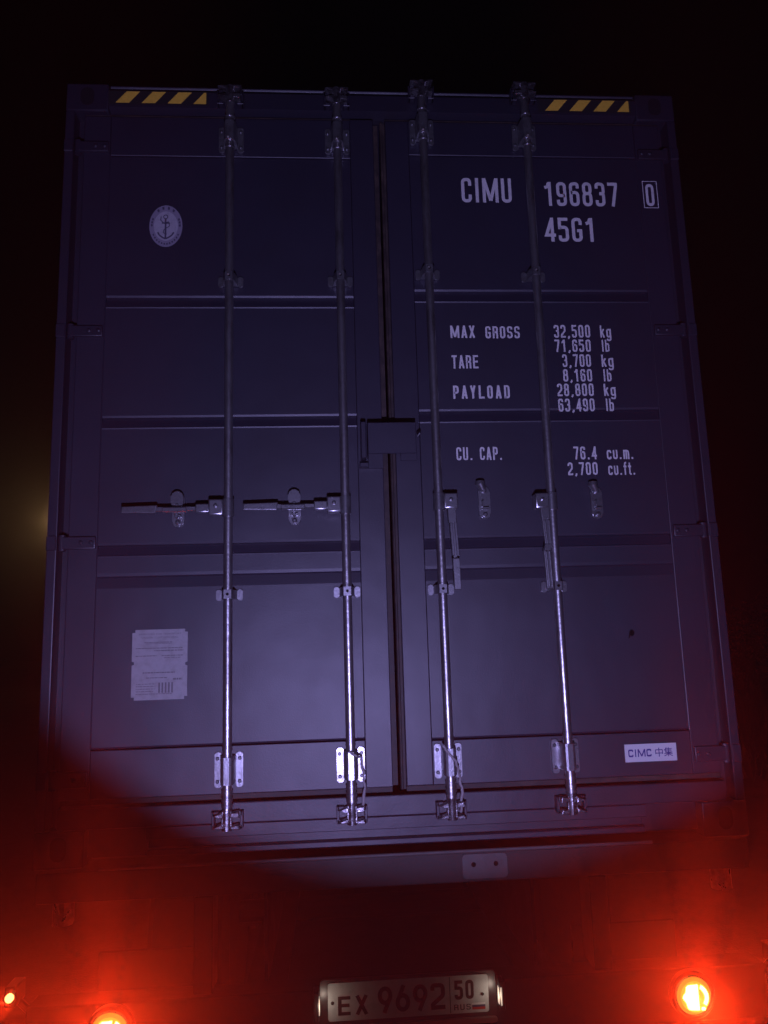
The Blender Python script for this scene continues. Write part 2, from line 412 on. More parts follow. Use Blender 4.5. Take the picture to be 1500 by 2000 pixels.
# warning tape on the header: black strip, yellow stripes
def tape(xa):
    bm = NB(); z0, z1 = 2.8165, 2.8665
    poly_face(bm, [(xa - .03, .0028, z0 - .006), (xa + .36, .0028, z0 - .006), (xa + .36, .0028, z1 + .003), (xa - .03, .0028, z1 + .003)], 0)
    for k in range(4):
        a = xa + .1 * k
        if k < 3: pts = [(a, z0), (a + .052, z0), (a + .094, z1), (a + .042, z1)]
        else: pts = [(a, z0), (a + .050, z0), (a + .050, z1), (a + .042, z1)]
        poly_face(bm, [(p[0], .0022, p[1]) for p in pts], 1)
    obj_flat('warning_tape', bm, [M_BLACK, M_YELLOW], C)
tape(-1.031); tape(.680)

# ---- doors
def groove(z1, z0, deep=.014):
    """profile points (z, y offset) of one recessed groove read downwards, with a fine weld lip under it"""
    return [(z1 + .004, 0), (z1 - .003, .0032), (z1 - .006, deep), (z0 + .004, .004), (z0 + .002, -.0016), (z0 + .0008, -.0020), (z0 - .0040, 0)]
def door(side):
    L = side < 0
    xo, xi = (-1.150, -.024) if L else (1.150, .024)
    po, pi_ = (-1.049, -.117) if L else (1.046, .117)
    zt, zb = 2.766, .212
    pt, pb = (2.596, .374) if L else (2.616, .364)
    bm = NB()
    X = lambda a, b: (min(a, b), max(a, b))
    box(bm, *X(xo, po), YD, YD + .05, zb, zt, .003, seg=2)
    box(bm, *X(xi, pi_), YD - .006 if L else YD, YD + .05, zb, zt, .003, seg=2)
    box(bm, *X(po + (-.0004 if not L else .0004), pi_ - (.0004 if not L else -.0004)), YD + .001, YD + .05, pt + .003, zt, .002)
    box(bm, *X(po + (-.0004 if not L else .0004), pi_ - (.0004 if not L else -.0004)), YD + .001, YD + .05, zb, pb - .004, .002)
    D = obj('door', bm, M_PAINT, C)
    # corrugated panel between the frame members
    prof = [(pt, .004), (pt - .006, .002)]
    gs = [(2.014, 1.971), (1.545, 1.502), (1.075, 1.032)] if L else [(2.041, 1.994), (1.559, 1.513), (1.076, 1.031)]
    prof = [(pt + .002, .010), (pt, .002), (pt - .004, .001)]
    for z1, z0 in gs: prof += groove(z1, z0)
    prof += [(.972, 0), (.961, .001), (.956, .0060), (.921, .0004), (.918, 0)]
    prof += [(pb + .006, 0), (pb, .003), (pb - .002, .012)]
    bm = NB()
    xa, xb = (po + .001, pi_ - .001) if L else (pi_ + .001, po - .001)
    rows = [[bm.verts.new((x, YD + .002 + y, z)) for x in (xa, xb)] for z, y in prof]
    for a, b in zip(rows, rows[1:]): bm.faces.new((a[0], b[0], b[1], a[1]))
    # closing webs at the two ends of the panel
    for x in (xa, xb):
        w = [bm.verts.new((x, YD + .002 + y, z)) for z, y in prof] + [bm.verts.new((x, YD + .04, prof[-1][0])), bm.verts.new((x, YD + .04, prof[0][0]))]
    obj('door_panel', bm, M_PAINT, D, smooth=False)
    # weld bead along the outer member, catching the light
    bm = NB(); tube(bm, [(po, YD + .001, z) for z in (pb, 1.0, 1.8, pt)], .0032, 6); obj('weld_bead', bm, M_PAINT, D)
    # gasket round the door edge
    bm = NB()
    gx = X(xi + (.0 if L else -.0), xi + (.020 if L else -.016))
    box(bm, *X(xo, xi), YD + .012, YD + .045, zb - .020, zb - .001, .002)
    box(bm, *X(xo, xi), YD + .012, YD + .045, zt + .001, zt + .014)
    if L: box(bm, -.0235, -.004, YD + .030, YD + .045, zb, zt)
    else:
        box(bm, .0045, .0235, YD + .018, YD + .045, zb - .012, zt)
        tube(bm, [(.009, YD + .016, z) for z in (zb - .012, 1.2, zt)], .0055, 8)
    obj('gasket', bm, M_RUBBER, D)
    # hinges
    for hz in ((2.60, 2.655), (1.845, 1.90), (1.053, 1.110), (.247, .312)):
        bm = NB(); s = -1 if L else 1
        box(bm, *X(s * 1.052, s * 1.176), YD - .014, YD - .001, hz[0] + .006, hz[1] - .006, .004, seg=2)
        tube(bm, [(s * 1.170, .014, hz[0]), (s * 1.170, .014, hz[1])], .013, 12)
        box(bm, *X(s * 1.186, s * 1.2195), -.004, .02, hz[0] + .002, hz[1] - .002, .003)
        for bx in (1.066, 1.10): lathe(bm, (s * bx, 0, (hz[0] + hz[1]) / 2), [(.007, YD - .013), (.007, YD - .019), (.004, YD - .021)], n=10)
        obj('hinge', bm, M_FRAME, D)
    return D
DL, DR = door(-1), door(1)

YR = -.034; RR = .0158                      # rod axis and radius
ROD = [(-.583, DL, 2.700, 2.630, 2.068, 'L'), (-.168, DL, 2.700, 2.630, 2.071, 'L'), (.170, DR, 2.748, 2.676, 2.100, 'R'), (.585, DR, 2.733, 2.658, 2.092, 'R')]
def ear(bm, x0, x1, z0, z1):
    prism(bm, rrect(x0, x1, z0, z1, .007), YD - .010, YD - .001, bev=.0012)
def bolt(bm, x, z, r=.0065, y=None):
    y = YD - .010 if y is None else y
    lathe(bm, (x, 0, z), [(r, y + .001), (r, y - .0035), (r * .6, y - .006)], n=10)
def bearing_plate(x, z0, z1, D, label=None):
    bm = NB()
    ear(bm, x - .048, x - .024, z0, z1); ear(bm, x + .024, x + .048, z0, z1)
    # pressed channel that carries the rod
    prism(bm, [(x - .026, YD - .004), (x - .022, -.040), (x - .016, -.055), (x - .009, -.058), (x + .009, -.058), (x + .016, -.055), (x + .022, -.040), (x + .026, YD - .004)], z0 + .016, z1 - .010, 'Z')
    o = obj('rod_bearing', bm, M_ZINC, D)
    for sx in (-.0375, .0375):
        for z in (z0 + .020, z1 - .020):
            bm = NB(); bolt(bm, x + sx, z); obj('bolt', bm, M_BOLT, D)
    return o
def clamp(x, z0, z1, D):
    bm = NB()
    ear(bm, x - .047, x - .027, z0, z1); ear(bm, x + .027, x + .047, z0, z1)
    prism(bm, [(x - .028, YD - .003), (x - .022, -.030), (x - .013, -.0505), (x + .013, -.0505), (x + .022, -.030), (x + .028, YD - .003)], z0 + .004, z1 - .004, 'Z')
    obj('rod_guide', bm, M_ZINC, D)
    bm = NB(); lathe(bm, (x, 0, (z0 + z1) / 2), [(.005, -.0500), (.005, -.0525)], n=10); obj('grease_hole', bm, M_CHIP, D)
for i, (x, D, za, zc, zm, s) in enumerate(ROD):
    bm = NB(); tube(bm, [(x, YR, z) for z in (.150, .6, 1.2, 1.8, 2.4, 2.835)], RR, 24)
    for zz in (.222, .197, .180): tube(bm, [(x, YR, zz), (x, YR, zz + .008)], RR + .0035, 24)
    for zz in (.362,): tube(bm, [(x, YR, zz), (x, YR, zz + .006)], RR + .002, 24)
    for zz in (zc - .03, za + .03): tube(bm, [(x, YR, zz), (x, YR, zz + .008)], RR + .003, 24)
    obj('locking_rod', bm, M_ROD, D)
    bearing_plate(x, .235, .350, D)
    clamp(x, .865, .904, D); clamp(x, zm - .020, zm + .020, D)
    # upper pair: two short clamps joined by a strap
    bearing_plate(x, zc - .018, za + .018, D)
    bm = NB(); lathe(bm, (x - .003, 0, zc), [(.0075, -.057), (.0075, -.062), (.0055, -.066), (.002, -.068)], n=20); obj('glint_dome', bm, M_CHROME, D)  # small polished dome added on the bearing to give a bright glint
    bm = NB(); lathe(bm, (x - .002, 0, zm + .003), [(.005, -.050), (.005, -.053), (.0035, -.056), (.001, -.057)], n=20); obj('glint_dome', bm, M_CHROME, D)  # second added dome, a glint on the middle guide
    # cam at the foot and the head
    for hd, z0 in ((0, .112), (1, 2.800 + (.04 if s == 'R' else 0))):
        z1 = z0 + .058
        bm = NB(); m_ = -1 if i == 3 else 1; fl = -1 if hd else 1; zc_ = (z0 + z1) / 2
        P_ = lambda q: [(x + m_ * a, zc_ + fl * b) for a, b in q]
        for q in ([(-.045, .014), (-.014, .024), (-.012, .006), (-.030, .010)], [(-.046, -.024), (-.014, -.012), (-.012, -.026), (-.034, -.028)],
                  [(.014, .022), (.040, .026), (.043, .006), (.030, .012), (.014, .006)], [(.014, -.020), (.038, -.016), (.046, -.030), (.014, -.029)]):
            prism(bm, P_(q), -.058, -.022, bev=.0025)
        prism(bm, P_([(-.016, .027), (.016, .027), (.018, -.030), (-.018, -.030)]), -.046, -.020, bev=.002)
        tube(bm, [(x, YR, z0 - .006), (x, YR, z1 + .006)], .0175, 18)
        obj('cam', bm, M_CAM, D)
        # keeper on the sill / header that the cam hooks into
        for q in (-1, 1):
            bm = NB()
            a, b = sorted((x + q * .026, x + q * .050))
            box(bm, a, b, -.030, .001, z0 + .036, z0 + .052, .002)
            box(bm, a, b, -.030, .001, z0 - .004, z0 + .010, .002)
            box(bm, *sorted((x + q * .042, x + q * .052)), -.030, .001, z0 - .004, z0 + .052, .002)
            obj('cam_keeper', bm, M_FRAME, C)

# ---- handles
def catch(x, z0, z1, tip, D, closed):
    """rounded retainer plate with its swivel cover"""
    bm = NB(); prism(bm, rrect(x - .0215, x + .0215, z0, z1, .0214, 9), YD - .012, YD - .001, bev=.003)
    box(bm, x - .012, x + .012, YD - .030, YD - .0115, z0 + .034, z0 + .042, .001)
    box(bm, x - .012, x - .007, YD - .034, YD - .0115, z0 + .0425, z0 + .066, .001)
    for zz in (z0 + .016, z1 - .018): lathe(bm, (x, 0, zz), [(.0095, YD - .0115), (.0085, YD - .020), (.004, YD - .023)], n=18)
    P = obj('handle_retainer', bm, M_ZINC, D)
    bm = NB()
    if closed:
        prism(bm, rrect(x - .0225, x + .0225, z1 - .060, z1 + .001, .0224, 9), YD - .040, YD - .026, bev=.003)
        box(bm, x - .006, x + .006, YD - .046, YD - .0255, z0 + .028, z1 - .046, .002)
    else:
        tube(bm, [(x - .006, YD - .024, z1 - .016), (x - .016, YD - .028, z1 + .006), (x - .016, YD - .028, z1 + .016)], [.012, .018, .016], 20)
    obj('swivel_cover', bm, M_ZINC, D)
def hub(x, z, D, s):
    bm = NB()
    a, b = sorted((x + s * .016, x + s * .066))
    box(bm, a, b, -.062, -.010, z - .030, z + .026, .005, seg=2)
    lathe(bm, ((a + b) / 2, 0, z + .002), [(.007, -.060), (.007, -.067), (.003, -.069)], n=12)
    tube(bm, [(x, YR, z - .034), (x, YR, z + .030)], .0205, 20)
    obj('handle_hub', bm, M_ZINC, D)
for x, hz, xe, xc in ((-.583, 1.192, -.950, -.765), (-.168, 1.195, -.529, -.351)):
    hub(x, hz, DL, -1)
    bm = NB(); z = hz - .004
    box(bm, x - .112, x - .064, -.058, -.030, z - .016, z + .015, .004, seg=2)
    box(bm, xe + .115, x - .110, -.052, -.040, z - .009, z + .007, .002)
    box(bm, xc - .046, xc + .040, -.056, -.036, z - .013, z + .005, .003)
    # grip: slightly tapered flat bar
    prism(bm, [(xe, z - .012), (xe + .118, z - .015), (xe + .122, z + .013), (xe, z + .010)], -.056, -.036, bev=.003)
    obj('door_handle', bm, M_ZINC, DL)
    catch(xc, 1.130, 1.256, 0, DL, True)
def hang(x0, pts, D, name='door_handle'):
    bm = NB()
    for (xa, za, wa), (xb, zb, wb), (ya, yb) in pts:
        prism(bm, [(xa - wa, za), (xa + wa, za), (xb + wb, zb), (xb - wb, zb)], ya, yb, bev=.002)
    obj(name, bm, M_ZINC, D)
hub(.170, 1.200, DR, 1)
hang(.2, [((.213, 1.172, .015), (.2135, 1.118, .014), (-.058, -.034)),
          ((.2075, 1.120, .0048), (.212, 1.000, .0045), (-.060, -.036)), ((.2235, 1.120, .0048), (.228, .998, .0045), (-.060, -.036)),
          ((.2155, 1.118, .007), (.220, .990, .007), (-.046, -.040)),
          ((.220, .990, .0125), (.2215, .880, .0115), (-.062, -.036))], DR)
hub(.585, 1.195, DR, -1)
hang(.55, [((.552, 1.168, .016), (.553, 1.125, .014), (-.058, -.034)), ((.553, 1.126, .013), (.5565, 1.034, .0105), (-.056, -.038)),
           ((.5485, 1.120, .0035), (.5525, 1.034, .003), (-.062, -.0565)), ((.5635, 1.120, .0035), (.5635, 1.034, .003), (-.062, -.0565)),
           ((.556, 1.034, .012), (.5515, 1.010, .0115), (-.062, -.038)), ((.5505, 1.010, .012), (.5545, .874, .012), (-.058, -.038)),
           ((.5455, 1.008, .003), (.550, .880, .003), (-.064, -.0585)), ((.5575, 1.008, .003), (.561, .880, .003), (-.064, -.0585))], DR)
catch(.345, 1.139, 1.262, 0, DR, False); catch(.768, 1.132, 1.252, 0, DR, False)

# ---- lock box over the door joint
bm = NB()
box(bm, -.083, .092, -.072, -.066, 1.372, 1.488, .002)
box(bm, -.083, -.078, -.066, YD - .007, 1.372, 1.488)
box(bm, .087, .092, -.066, YD - .001, 1.372, 1.488)
box(bm, -.078, .087, -.066, YD - .008, 1.483, 1.488)
box(bm, -.083, -.030, -.0725, -.0665, 1.318, 1.3715, .001)
box(bm, .034, .092, -.0725, -.0665, 1.345, 1.3715, .001)
obj('lock_box', bm, M_PAINT, DR)
bm = NB()
box(bm, -.107, -.088, -.060, YD - .007, 1.36, 1.496, .003)
box(bm, -.112, -.030, -.022, YD - .007, 1.335, 1.352, .002)
obj('lock_bracket', bm, M_PAINT, DL)
bm = NB(); tube(bm, [(.108, YD - .004, 1.475), (.112, -.020, 1.468), (.110, -.034, 1.455), (.102, -.030, 1.446)], .005, 8); obj('hook', bm, M_FRAME, DR)

# ---- lettering on the right-hand door
YT = YD - .0012
YP = YD + .0003                               # just proud of the panel
def line(items, lab=None, t=.155, w=.42, gap=.13, D=DR):
    for s, x0, x1, z0, z1 in items:
        bm = NB(); add_text(bm, s, x0, x1, z0, z1, YP, w=w, t=t, gap=gap)
        if x0 > 1.046:
            for v in bm.verts: v.co.y -= .0012
        obj_flat('lettering', bm, M_TEXT, D)
line([('CIMU', .321, .523, 2.414, 2.520), ('196837', .655, .957, 2.402, 2.507), ('0', 1.073, 1.107, 2.405, 2.502), ('45G1', .647, .852, 2.248, 2.351)], t=.130, w=.42, gap=.13)
bm = NB()
x0, x1, z0, z1, q = 1.060, 1.121, 2.394, 2.513, .0028
for a in ((x0, x1, z0, z0 + q), (x0, x1, z1 - q, z1), (x0, x0 + q, z0 + q, z1 - q), (x1 - q, x1, z0 + q, z1 - q)):
    poly_face(bm, [(a[0], YP, a[2]), (a[1], YP, a[2]), (a[1], YP, a[3]), (a[0], YP, a[3])])
for v in bm.verts:                              # the frame straddles panel and door edge member: sits just proud of both
    v.co.y = YD - .0042
obj_flat('check_digit_frame', bm, M_TEXT, DR)
S = dict(t=.14, w=.42, gap=.15)
line([('MAX', .250, .345, 1.846, 1.896), ('GROSS', .386, .520, 1.844, 1.893), ('32,500', .655, .798, 1.846, 1.898), ('kg', .838, .881, 1.846, 1.896),
      ('71,650', .654, .796, 1.788, 1.838), ('lb', .840, .870, 1.788, 1.837), ('TARE', .250, .352, 1.723, 1.776), ('3,700', .680, .792, 1.727, 1.778),
      ('kg', .834, .881, 1.727, 1.776), ('8,160', .679, .792, 1.668, 1.718), ('lb', .837, .868, 1.668, 1.717), ('28,800', .652, .794, 1.610, 1.660),
      ('kg', .834, .880, 1.610, 1.658), ('63,490', .652, .793, 1.549, 1.600), ('lb', .837, .868, 1.549, 1.599),
      ('CU.', .251, .312, 1.364, 1.414), ('CAP.', .340, .424, 1.364, 1.414), ('76.4', .697, .786, 1.361, 1.411), ('cu.m.', .825, .928, 1.360, 1.410),
      ('2,700', .671, .785, 1.301, 1.350), ('cu.ft.', .826, .930, 1.299, 1.349)], **S)
line([('PAYLOAD', .250, .467, 1.603, 1.655)], t=.15, w=.42, gap=.22)

# ---- maker's sticker, data plate, emblem, black patch
bm = NB()
prism(bm, [(.802, .260), (.990, .260), (.990, .3205), (.802, .3205)], YD - .0020, YD + .0008, mi=0)
add_text(bm, 'CIMC', .814, .898, .277, .303, YD - .0023, w=.95, t=.21, gap=.22, mi=1)
font_mesh('\u4e2d\u96c6', .05, .912, .976, .275, YD - .0023, 1, bm, .031, bold=.0003)
obj('maker_sticker', bm, [M_LABEL, M_LABEL_INK], DR, smooth=False)
bm = NB()
x0, x1, z0, z1, n = -.918, -.728, .532, .772, .010
pts = [(x0 + n, z0), (x1 - n, z0), (x1 - n, z0 + n), (x1, z0 + n), (x1, .645), (x1 - .008, .648), (x1 - .008, .656), (x1, .659), (x1, z1 - n), (x1 - n, z1 - n), (x1 - n, z1),
       (x0 + n, z1), (x0 + n, z1 - n), (x0, z1 - n), (x0, .664), (x0 + .008, .661), (x0 + .008, .653), (x0, .650), (x0, z0 + n), (x0 + n, z0 + n)]
prism(bm, pts, YP - .0022, YP + .0008)
yk = YP - .0025
font_mesh('APPROVED FOR TRANSPORT', .02, -.896, -.750, .753, yk, 1, bm, .0062)
font_mesh('UNDER CUSTOMS SEAL', .02, -.886, -.760, .741, yk, 1, bm, .0062)
rn = random.Random(3)
for z, xa, xb, h in ((.726, -.876, -.780, .003), (.722, -.870, -.782, .002), (.706, -.905, -.745, .003), (.697, -.842, -.742, .0035), (.680, -.905, -.834, .003), (.680, -.816, -.742, .003), (.673, -.808, -.750, .002),
                     (.622, -.880, -.770, .004), (.605, -.868, -.795, .003), (.598, -.776, -.745, .006), (.585, -.902, -.840, .0022), (.577, -.902, -.836, .0022), (.568, -.902, -.838, .0022), (.560, -.902, -.842, .0022), (.551, -.902, -.780, .0022)):
    x = xa
    while x < xb:
        l = rn.uniform(.003, .012); l = min(l, xb - x)
        poly_face(bm, [(x, yk, z), (x + l, yk, z), (x + l, yk, z + h), (x, yk, z + h)], 1); x += l + rn.uniform(.0012, .003)
for k in range(5):
    poly_face(bm, [(-.826 + k * .011, yk, .555), (-.820 + k * .011, yk, .555), (-.820 + k * .011, yk, .590), (-.826 + k * .011, yk, .590)], 1)
obj('data_plate', bm, [M_PLATE, M_PLATE_INK], DL, smooth=False)
bm = NB(); ex, ez = -.831, 2.302
def disc(rx, rz, y, mi):
    poly_face(bm, [(ex + rx * math.cos(2 * PI * k / 40), y, ez + rz * math.sin(2 * PI * k / 40)) for k in range(40)], mi)
disc(.0625, .0865, YP, 1); disc(.0455, .0610, YP - .0003, 0)
yi = YP - .0006
def rblock(a0, a1, r0, r1):
    q = []
    for k in range(5): a = math.radians(a0 + (a1 - a0) * k / 4); q.append((ex + .0625 * r1 * math.cos(a), yi, ez + .0865 * r1 * math.sin(a)))
    for k in range(4, -1, -1): a = math.radians(a0 + (a1 - a0) * k / 4); q.append((ex + .0625 * r0 * math.cos(a), yi, ez + .0865 * r0 * math.sin(a)))
    poly_face(bm, q, 2)
for a in (58, 79, 101, 122): rblock(a - 4, a + 4, .80, .93)
for a in (2, 12, 22): rblock(a - 3.6, a + 3.6, .79, .90); rblock(180 - a - 3.6, 180 - a + 3.6, .79, .90)
for a in range(210, 335, 11): rblock(a - 3, a + 3, .81, .90)
def bar(p, q, w, mi=2):
    p, q = Vector(p), Vector(q); d = (q - p).normalized(); n_ = Vector((-d.y, d.x)) * w
    poly_face(bm, [(ex + a.x, yi, ez + a.y) for a in (p + n_, q + n_, q - n_, p - n_)], mi)
bar((-.001, .030), (-.001, -.050), .0032)
bar((-.015, .012), (.015, .012), .0026)
A = [(-.030, -.026), (-.024, -.038), (-.013, -.047), (-.001, -.053), (.011, -.047), (.023, -.038), (.030, -.026)]
yi -= .0001
for p, q in zip(A, A[1:]): bar(p, q, .0030)
for k in range(10):
    a, b = 2 * PI * k / 10, 2 * PI * (k + 1) / 10
    bar((-.001 + .008 * math.cos(a), .038 + .008 * math.sin(a)), (-.001 + .008 * math.cos(b), .038 + .008 * math.sin(b)), .0018)
yi -= .0001
R_ = [(-.018, .040), (-.020, .024), (-.006, .010), (.010, .018), (.014, .000), (-.006, -.014), (-.010, -.028), (.004, -.034)]
for p, q in zip(R_, R_[1:]): bar(p, q, .0016)
obj_flat('emblem', bm, [M_EMB, M_EMB_RING, M_EMB_INK], DL)
bm = NB()
pts = [(.850, .690), (.856, .694), (.857, .702), (.864, .698), (.873, .704), (.874, .715), (.868, .723), (.860, .722), (.855, .713), (.853, .702)]
poly_face(bm, [(a, YP, b) for a, b in pts]); obj_flat('dark_patch', bm, M_CHIP, DR)

# ================================================================== WIRE TIES hanging by the rods
def wire(pts, label):
    bm = NB(); V = [Vector(p) for p in pts]; path = []
    for a, b in zip(V, V[1:]):
        for k in range(5):
            p = a.lerp(b, k / 5); path.append(p + Vector((rw.uniform(-.0022, .0022), rw.uniform(-.002, .002), 0)))
    path.append(V[-1]); tube(bm, path, [.0042 + rw.uniform(-.001, .0014) for _ in path], 7)
    o = obj('wire_tie', bm, M_ROPE); o.location = (0, 0, BASE)
    return tag(o, label, 'wire tie', 'wire ties hanging beside the locking rods')
rw = random.Random(5)
wire([(-.176, -.062, .345), (-.152, -.066, .330), (-.135, -.034, .322), (-.126, -.030, .270), (-.124, -.030, .222), (-.130, -.040, .150)], 'pale frayed wire tie hanging from the bright bearing plate left of the door joint')
wire([(.146, -.058, .352), (.160, -.062, .330), (.186, -.066, .300), (.202, -.036, .240), (.208, -.034, .190), (.198, -.044, .130)], 'pale frayed wire tie looped round the locking rod right of the door joint')

# ================================================================== SEMI-TRAILER
T = empty('semi_trailer', (0, 0, BASE))
tag(T, 'dark container chassis trailer with lit red tail lamps and a rear number plate', 'trailer')
bm = NB()
box(bm, -1.20, 1.20, -.016, .14, -.100, -.006, .004, seg=2)
obj('rear_bolster', bm, M_CHASSIS, T)
bm = NB(); tube(bm, [(-1.0, -.0185, 0), (0, -.0185, 0), (.86, -.0185, 0)], .0055, 12); obj('rub_strip', bm, M_TRIM, T)
bm = NB(); prism(bm, rrect(.199, .352, -.088, -.010, .012), -.022, -.0165, bev=.0015)
o = obj('mounting_plate', bm, M_TRIM, T)
for x in (.237, .313):
    bm = NB(); lathe(bm, (x, 0, -.043), [(.008, -.0215), (.008, -.0228)], n=12); obj('bolt_hole', bm, M_CHIP, o)
for sx in (-1, 1):
    bm = NB(); x = sx * .47
    box(bm, x - .07, x + .07, .14, 11.9, -.116, -.100); box(bm, x - .006, x + .006, .14, 11.9, -.44, -.116); box(bm, x - .07, x + .07, .14, 11.9, -.456, -.440)
    obj('chassis_rail', bm, M_CHASSIS, T)
    bm = NB(); x = sx * 1.138
    box(bm, x - .05, x + .05, .03, .13, -.0055, .010); tube(bm, [(x, .08, -.19), (x, .08, -.004)], .035, 14); obj('twist_lock', bm, M_ZINC, T)
    bm = NB(); box(bm, sx * .66 - .03, sx * .66 + .03, -.02, .10, -.395, -.100, .003); obj('lamp_beam_bracket', bm, M_CHASSIS, T)
    bm = NB(); box(bm, *sorted((sx * .72, sx * 1.15)), .55, .565, -1.02, -.45, .002); obj('mud_flap', bm, M_TYRE, T)
for y in (1.2, 2.4, 3.7, 5.5, 7.5, 9.5, 11.6):
    bm = NB(); box(bm, -.464, .464, y, y + .08, -.40, -.14); obj('cross_member', bm, M_CHASSIS, T)
# lamp beam (box section) with a folded upper edge
bm = NB(); box(bm, -1.205, 1.205, -.040, .060, -.560, -.395, .006, seg=2); obj('lamp_beam', bm, M_CHASSIS, T)
bm = NB(); box(bm, -1.15, 1.15, .02, .12, -.86, -.74, .008, seg=2)
for x in (-.5, .5): box(bm, x - .04, x + .04, .025, .115, -.74, -.456)
obj('underrun_bar', bm, M_CHASSIS, T)
for y in (1.7, 3.05, 4.4):
    bm = NB(); tube(bm, [(-1.15, y, -.69), (1.15, y, -.69)], .06, 12); obj('axle', bm, M_CHASSIS, T)
    for sx in (-1, 1):
        w = empty('wheel', (0, 0, 0), parent=T)
        x0 = sx * .93
        bm = NB(); lathe(bm, (x0, y, -.69), [(.29, -.19 * 1), (.46, -.19), (.505, -.16), (.505, .16), (.46, .19), (.29, .19)], 'X', 32); obj('tyre', bm, M_TYRE, w)
        bm = NB(); lathe(bm, (x0 , y, -.69), [(.288, -.17), (.20, -.10), (.06, -.08), (.06, .08), (.20, .10), (.288, .17)], 'X', 24); obj('rim', bm, M_RIM, w)
for sx in (-1, 1):
    bm = NB(); box(bm, sx * .75 - .05, sx * .75 + .05, 9.2, 9.3, -1.15, -.3); box(bm, sx * .75 - .12, sx * .75 + .12, 9.12, 9.38, -1.178, -1.14); obj('landing_leg', bm, M_CHASSIS, T)

# tail lamps: round lens, glowing halves, black bezel, the light they throw, an added glare column
def tail_lamp(x, z):
    Lm = empty('tail_lamp', (x, 0, z), parent=T)
    bm = NB(); lathe(bm, (0, 0, 0), [(.074, -.041), (.074, -.062), (.066, -.070), (.058, -.068), (.058, -.052)], n=36); obj('bezel', bm, M_PLASTIC, Lm)
    bm = NB(); lathe(bm, (0, 0, 0), [(.0575, -.052), (.0575, -.064), (.048, -.072), (.046, -.072)], n=36); obj('lens_rim', bm, M_LRIM, Lm)
    bm = NB(); lathe(bm, (0, 0, 0), [(.0465, -.066), (.0465, -.0735), (.030, -.077), (.008, -.079)], n=36); obj('lens', bm, M_LENS, Lm)
    bm = NB()
    pts = [(-.040 * (1 + .09 * math.cos(7 * t)) * math.cos(t), .040 * (1 + .09 * math.cos(7 * t)) * math.sin(t)) for t in [math.radians(a) for a in range(-62, 63, 12)]]
    pts = [(a + .002, b) for a, b in pts] + [(.010, .038), (.010, -.038)]
    prism(bm, pts, -.083, -.070, bev=.002)
    q = [(.044 * math.cos(math.radians(a)), .041 * math.sin(math.radians(a))) for a in range(-40, 61, 10)] + [(.032 * math.cos(math.radians(a)), .029 * math.sin(math.radians(a))) for a in range(60, -41, -10)]
    prism(bm, q, -.080, -.066, bev=.0015)
    prism(bm, rrect(.018, .032, -.041, -.031, .004), -.076, -.062)
    obj('glowing_cell', bm, M_HOT, Lm)
    l = bpy.data.lights.new('tail_light', 'SPOT'); l.energy = RED_W; l.color = (1.0, 0.035, 0.006); l.shadow_soft_size = .03; l.spot_size = math.radians(132); l.spot_blend = .35
    lo = bpy.data.objects.new('tail_light', l); COL.objects.link(lo); lo.parent = Lm; lo.location = (0, -.12, 0); lo.rotation_euler = (-PI / 2 - TILT, 0, 0)
    # upward spot added to imitate the column of glare above the lamp
    l = bpy.data.lights.new('tail_glare_column', 'SPOT'); l.energy = UP_W; l.color = (1.0, 0.03, 0.006); l.shadow_soft_size = .03; l.spot_size = math.radians(25); l.spot_blend = 1.0
    lo = bpy.data.objects.new('tail_glare_column', l); COL.objects.link(lo); lo.parent = Lm; lo.location = (0, -.14, .04); lo.rotation_euler = (PI + math.radians(11), 0, 0)
def marker(x, z):
    Lm = empty('marker_lamp', (x, 0, z), parent=T); s = 1 if x > 0 else -1
    bm = NB(); box(bm, -.018, .018, -.03, .05, -.03, .03, .004, seg=2); tube(bm, [(-s * .012, .01, -.025), (-s * .05, .01, -.06)], .012, 10); obj('stalk', bm, M_PLASTIC, Lm)
    bm = NB(); lathe(bm, (0, 0, 0), [(.0125, -.030), (.0125, -.040), (.009, -.045), (.003, -.047)], n=20); obj('lens', bm, M_MARK, Lm)
    l = bpy.data.lights.new('marker_light', 'SPOT'); l.energy = RED_W * .10; l.color = (1.0, 0.035, 0.006); l.shadow_soft_size = .012; l.spot_size = math.radians(132); l.spot_blend = .35
    lo = bpy.data.objects.new('marker_light', l); COL.objects.link(lo); lo.parent = Lm; lo.location = (0, -.075, 0); lo.rotation_euler = (-PI / 2 - TILT, 0, 0)
RED_W = 112.0; UP_W = 3200.0; TILT = 0.30
tail_lamp(.938, -.470); tail_lamp(-.938, -.468)
marker(1.262, -.385); marker(-1.257, -.364)

# number plate in its frame, with the two small lamps at its ends
P = empty('number_plate', (0.001, -.044, -.428), math.radians(0), parent=T)
bm = NB(); prism(bm, rrect(-.285, .285, -.086, .066, .012), -.004, .003, bev=.001); obj('backing_frame', bm, M_PLASTIC, P)
bm = NB(); prism(bm, rrect(-.280, .285, -.0855, -.070, .006), -.0145, -.0045, bev=.003); obj('lower_lip', bm, M_CHROME, P)
bm = NB()
prism(bm, rrect(-.260, .260, -.056, .056, .008), -.0065, -.0045)
yk = -.0070
def pbar(x0, x1, z0, z1, mi): poly_face(bm, [(x0, yk, z0), (x1, yk, z0), (x1, yk, z1), (x0, yk, z1)], mi)
add_text(bm, 'EX', -.228, -.132, -.040, .016, yk, w=.62, t=.18, gap=.25, mi=1)
add_text(bm, '9692', -.100, .118, -.040, .038, yk, w=.60, t=.165, gap=.13, mi=1, keys=['n9', 'n6', 'n9', '2'])
pbar(.1330, .1352, -.054, .054, 1)
add_text(bm, '50', .150, .212, -.015, .042, yk, w=.5, t=.175, gap=.16, mi=1)
